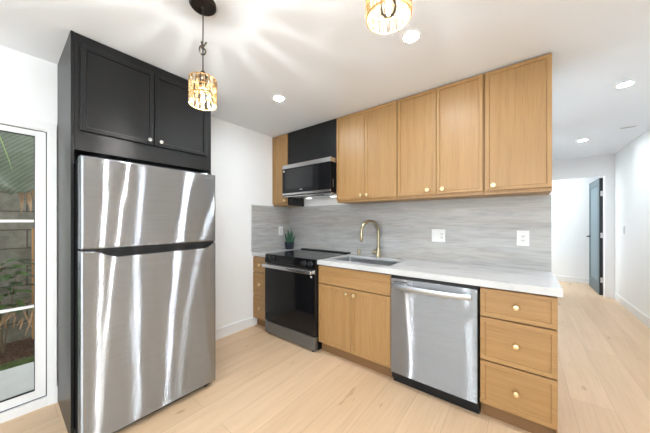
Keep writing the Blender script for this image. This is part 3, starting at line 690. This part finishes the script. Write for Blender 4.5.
for x in (hp[0][0] - 0.004, hp[-1][0] - 0.018): obj('bracket', Bx(x, x + 0.022, DYF - 0.0125, DYF - 0.0003, 0.774, 0.806, bev=0.002), 'steelb', hh)
obj('vent_slot', Bx(DX0 + 0.022, DX0 + 0.135, DYF - 0.0012, DYF, 0.8185, 0.8225), 'slot', dd)
obj('toe_panel', Bx(DX0 + 0.004, DX1 - 0.002, -0.60, -0.585, 0.002, 0.0995), 'blackp', dw)
b = BM(); box(b, DX0 + 0.004, DX1 - 0.002, -0.628, -0.6005, 0.045, 0.0945); obj('access_panel', b, 'blackp', dw)

# ------------------------------------------------------------------ wall cabinets
YU = -0.322; ZU0, ZU1 = 1.497, 2.413
def wall_cab(x0, x1, doors, label):
    c = thing('wall_cabinet', label, 'cabinet', ((x0 + x1) / 2, -0.16, ZU0))
    obj('body', Bx(x0 + 0.001, x1 - 0.001, YU + 0.021, -0.0005, ZU0, ZC - 0.004), 'oak', c)
    for d0, d1, kx, kz in doors:
        b = BM(); shaker(b, d0, d1, 1.524, ZU1, YU + 0.0195, YU, mY, 0.024, 0.008); dd = obj('door', b, 'oak', c)
        knob((kx, YU, kz), (0, -1, 0), 'brass', dd, 1.3)
    return c
wall_cab(0.0, 0.2865, [(0.004, 0.2845, 0.262, 1.560)], 'narrow single-door oak wall cabinet in the corner, left of the microwave')
wall_cab(1.0525, 1.737, [(1.055, 1.3965, 1.365, 1.556), (1.400, 1.734, 1.432, 1.556)], 'double-door oak wall cabinet right beside the microwave')
wall_cab(1.737, 2.419, [(1.741, 2.0755, 2.010, 1.560), (2.0795, 2.412, 2.128, 1.560)], 'double-door oak wall cabinet in the middle of the row, above the counter')
wall_cab(2.419, 2.806, [(2.427, 2.8035, 2.478, 1.560)], 'single-door oak wall cabinet at the right end of the row')

c = thing('hood_cabinet', 'black filler panel between the oak wall cabinets above the microwave', 'cabinet', (0.67, -0.16, 1.985))
obj('front_panel', Bx(0.3005, 1.0500, YU + 0.012, YU + 0.030, 1.985, ZC - 0.004), 'blackcab', c)
obj('side_panel', Bx(0.2875, 0.300, YU + 0.016, -0.0205, ZU0, ZC - 0.004), 'blackcab', c)
obj('shelf', Bx(0.3005, 1.0500, YU + 0.031, -0.001, 1.985, 2.0), 'blackcab', c)

# ------------------------------------------------------------------ microwave
mw = thing('microwave', 'black and stainless over-the-range microwave hood hung above the cooktop', 'microwave', (0.675, -0.21, 1.60))
MX0, MX1, MYF = 0.3055, 1.046, -0.42
obj('body', Bx(MX0 + 0.004, MX1, -0.410, -0.0215, 1.606, 1.933), 'fridgeside', mw)
b = BM(); prism(b, [(-0.022, 1.9335), (MYF - 0.002, 1.9335), (MYF + 0.006, 1.982), (-0.022, 1.982)], lambda u, v, w: (w, u, v), MX0, MX1); tp = obj('vent_grille', b, 'steelb', mw)
dr = obj('door', Bx(MX0, 0.860, MYF, -0.4105, 1.638, 1.932, bev=0.002), 'glassblack', mw)
obj('control_panel', Bx(0.862, MX1, MYF, -0.4105, 1.638, 1.932, bev=0.002), 'cooktop', mw)
b = BM(); box(b, 0.36, 0.80, MYF - 0.0008, MYF + 0.001, 1.685, 1.915); obj('door_window', b, mat('dark tinted window', (0.014, 0.014, 0.015), 0.12), dr)
obj('bottom_trim', Bx(MX0, MX1, MYF - 0.001, -0.4105, 1.612, 1.636, bev=0.002), 'steelb', mw)
obj('underside', Bx(MX0 + 0.006, MX1 - 0.004, -0.40, -0.03, 1.592, 1.6055, bev=0.002), 'steelb', mw)
for x in (0.47, 0.86):
    b = BM(); box(b, x - 0.035, x + 0.035, -0.13, -0.09, 1.5895, 1.5918); obj('cooktop_lamp', b, 'hoodlamp', mw)
for x in (0.52, 0.80):
    b = BM(); box(b, x - 0.09, x + 0.09, -0.37, -0.25, 1.5888, 1.5918); obj('grease_filter', b, 'steeld', mw)
b = BM(); lathe(b, [(0.012, 0), (0.012, 0.001), (0, 0.0012)], (MX0 + 0.028, MYF, 1.905), (0, -1, 0), 18); obj('sticker', b, 'plate', dr)
b = BM(); box(b, 0.600, 0.640, MYF - 0.0008, MYF, 1.664, 1.672); obj('badge', b, 'steelb', dr)
obj('latch_plate', Bx(MX1, MX1 + 0.0012, -0.375, -0.366, 1.66, 1.75), 'steeld', mw)

# ------------------------------------------------------------------ hallway door
dh = obj('door_2', Bx(3.722, 3.762, 3.872, 4.700, 0.008, 2.052, bev=0.002), 'dooredge', loc=(3.762, 3.872, 0.0))
dh['kind'] = 'structure'; dh['label'] = 'dark blue-grey panel door standing open at the end of the hallway'
b = BM(); cells(b, [3.874, 3.985, 4.587, 4.698], [0.012, 0.21, 1.93, 2.048], {(1, 1)}, 3.716, 3.7215, mX); obj('door_frame', b, 'doorpaint', dh)
b = BM(); box(b, 3.7185, 3.7218, 4.0, 4.572, 0.225, 1.915); obj('door_panel', b, mat('pale blue grey panel', (0.12, 0.17, 0.19), 0.45), dh)
for z in (1.78, 1.05, 0.27):
    b = BM(); box(b, 3.732, 3.764, 3.869, 3.8715, z - 0.045, z + 0.045); tube(b, [(3.768, 3.866, z - 0.045), (3.768, 3.866, z + 0.045)], 0.005, 8); obj('hinge', b, 'hinge', dh)
b = BM(); lathe(b, [(0.026, 0), (0.026, 0.006), (0.011, 0.008), (0.011, 0.045), (0, 0.045)], (3.716, 4.63, 1.0), (-1, 0, 0), 18); hl = obj('handle', b, 'blackp', dh, True)
b = BM(); tube(b, [(3.675, 4.635, 1.0), (3.672, 4.58, 1.0), (3.674, 4.51, 1.0)], 0.009, 10); obj('lever', b, 'blackp', hl, True)

# ------------------------------------------------------------------ ceiling fittings
def make_down(loc, label, grp):
    t = thing('recessed_light', label, 'ceiling light', loc, grp)
    x, y, z = loc
    b = BM(); lathe(b, [(0.043, -0.0005), (0.056, -0.0005), (0.056, -0.004), (0.048, -0.008), (0.043, -0.006), (0.043, -0.0005)], loc, seg=32, cap=False); obj('trim_ring', b, 'trim', t, True)
    b = BM(); lathe(b, [(0.0425, -0.001), (0.0425, -0.0055), (0.0, -0.0060)], loc, seg=32); obj('diffuser', b, 'lens', t)
    return t
proto = make_down((0.887, -0.997, ZC), 'lit recessed ceiling light nearest the corner, in front of the microwave', 'recessed ceiling lights')
for x, y, lab in ((2.111, -1.029, 'lit recessed ceiling light beside the right pendant, in front of the wall cabinets'),
                  (3.316, 0.589, 'lit recessed ceiling light in the hallway, nearer of the two'),
                  (3.317, 2.404, 'lit recessed ceiling light in the hallway, farther of the two'),
                  (3.316, -1.226, 'lit recessed ceiling light above the hallway mouth, out of the view'),
                  (3.316, -3.04, 'lit recessed ceiling light behind the viewer on the right'),
                  (2.0, -4.3, 'lit recessed ceiling light behind the viewer in the middle'),
                  (0.887, -3.6, 'lit recessed ceiling light behind the viewer on the left'),
                  (3.1, 4.4, 'added unseen ceiling light brightening the room past the hallway')):  # last one is added out of view to light the far room
    copy_tree(proto, (x, y, ZC), lab)
b = BM(); box(b, 3.58, 3.72, 2.035, 2.065, ZC - 0.006, ZC - 0.0005, 0.002); o = obj('ceiling_vent', b, 'plate', loc=(3.65, 2.05, ZC)); tag(o, 'slim slot vent in the hallway ceiling near the right wall', 'vent')
b = BM(); box(b, 3.595, 3.705, 2.045, 2.055, ZC - 0.0068, ZC - 0.0055); obj('slot', b, 'slot', o)

def make_pendant(loc, label):
    """loc is the point on the ceiling above the shade"""
    x, y, z = loc
    t = thing('pendant_lamp', label, 'pendant lamp', loc, 'beaded pendant lamps')
    b = BM(); lathe(b, [(0.064, -0.0005), (0.064, -0.016), (0.056, -0.024), (0.010, -0.026), (0.007, -0.034), (0, -0.035)], loc, seg=36); obj('canopy', b, 'bronze', t, True)
    zs = 2.034
    b = BM(); tube(b, [(x, y, z - 0.03), (x + .001, y, 2.3), (x - .001, y, 2.2), (x, y, zs + 0.03)], 0.0032, 8); cd = obj('cord', b, 'cord', t, True)
    kp = []
    for k in range(46):
        s = 2 * math.pi * k / 46; r = 0.013 + 0.009 * math.cos(3 * s)
        kp.append((x + r * math.cos(2 * s) * 1.2, y + 0.010 * math.sin(3 * s), 2.195 + r * math.sin(2 * s) * 1.5 + 0.006 * math.cos(s)))
    b = BM(); tube(b, kp, 0.0038, 8, True); obj('knot', b, 'knot', cd, True)
    b = BM(); lathe(b, [(0.005, 0.035), (0.012, 0.028), (0.017, 0.015), (0.018, 0.004), (0.030, 0.002), (0.030, -0.001), (0.018, -0.003), (0.018, -0.052), (0.016, -0.055), (0, -0.055)], (x, y, zs + 0.004), seg=20, cap=False); sc_ = obj('socket', b, 'bronze', t, True)
    b = BM(); lathe(b, [(0.0184, -0.045), (0.0186, -0.058), (0.012, -0.060), (0, -0.060)], (x, y, zs + 0.004), seg=20, cap=False); obj('socket_rim', b, 'gold wire', sc_, True)
    b = BM(); lathe(b, [(0.0, 0.0), (0.010, 0.0), (0.012, -0.012), (0.021, -0.034), (0.024, -0.050), (0.021, -0.066), (0.012, -0.076), (0, -0.079)], (x, y, zs - 0.0565), seg=18, cap=False); bb = obj('bulb', b, 'glass', t, True)
    b = BM(); tube(b, [(x, y, zs - 0.122), (x, y, zs - 0.084)], 0.005, 10); obj('filament', b, 'bulb', bb, True)
    R = 0.064; lv = [2.028, 1.984, 1.940, 1.896]
    b = BM()
    for q, zz in enumerate(lv):
        n = 40; tube(b, [(x + R * math.cos(2 * math.pi * k / n), y + R * math.sin(2 * math.pi * k / n), zz + (0.0022 * math.sin(k * 2.4) if 0 < q < 3 else 0)) for k in range(n)], 0.0026 if q in (0, 3) else 0.002, 6, True)
    for k in range(3):
        a = 2 * math.pi * k / 3 + 0.4; tube(b, [(x + 0.017 * math.cos(a), y + 0.017 * math.sin(a), 2.024), (x + R * math.cos(a), y + R * math.sin(a), 2.028)], 0.0018, 6)
    sh = obj('shade_frame', b, 'gold wire', t, True)
    b = BM(); n = 14
    for q in range(3):
        z1, z0 = lv[q] - 0.002, lv[q + 1] + 0.002
        for k in range(n):
            a = 2 * math.pi * k / n + random.uniform(-.03, .03)
            for da, sl in ((-0.08, 0.03), (0.08, -0.03)):
                p0 = Vector((x + R * math.cos(a + da - sl), y + R * math.sin(a + da - sl), z0)); p1 = Vector((x + R * math.cos(a + da + sl), y + R * math.sin(a + da + sl), z1)); mid = (p0 + p1) / 2
                tube(b, [p0, mid, p1], [0.0026, 0.0042, 0.0026], 6)
    obj('glass_rods', b, 'rods', sh, True)
    return t
pen = make_pendant((1.340, -1.923, ZC), 'lit beaded pendant lamp with knotted cord, hanging before the refrigerator cabinet')
copy_tree(pen, (2.332, -1.864, ZC), 'lit beaded pendant lamp cut by the top edge, nearer the viewer')
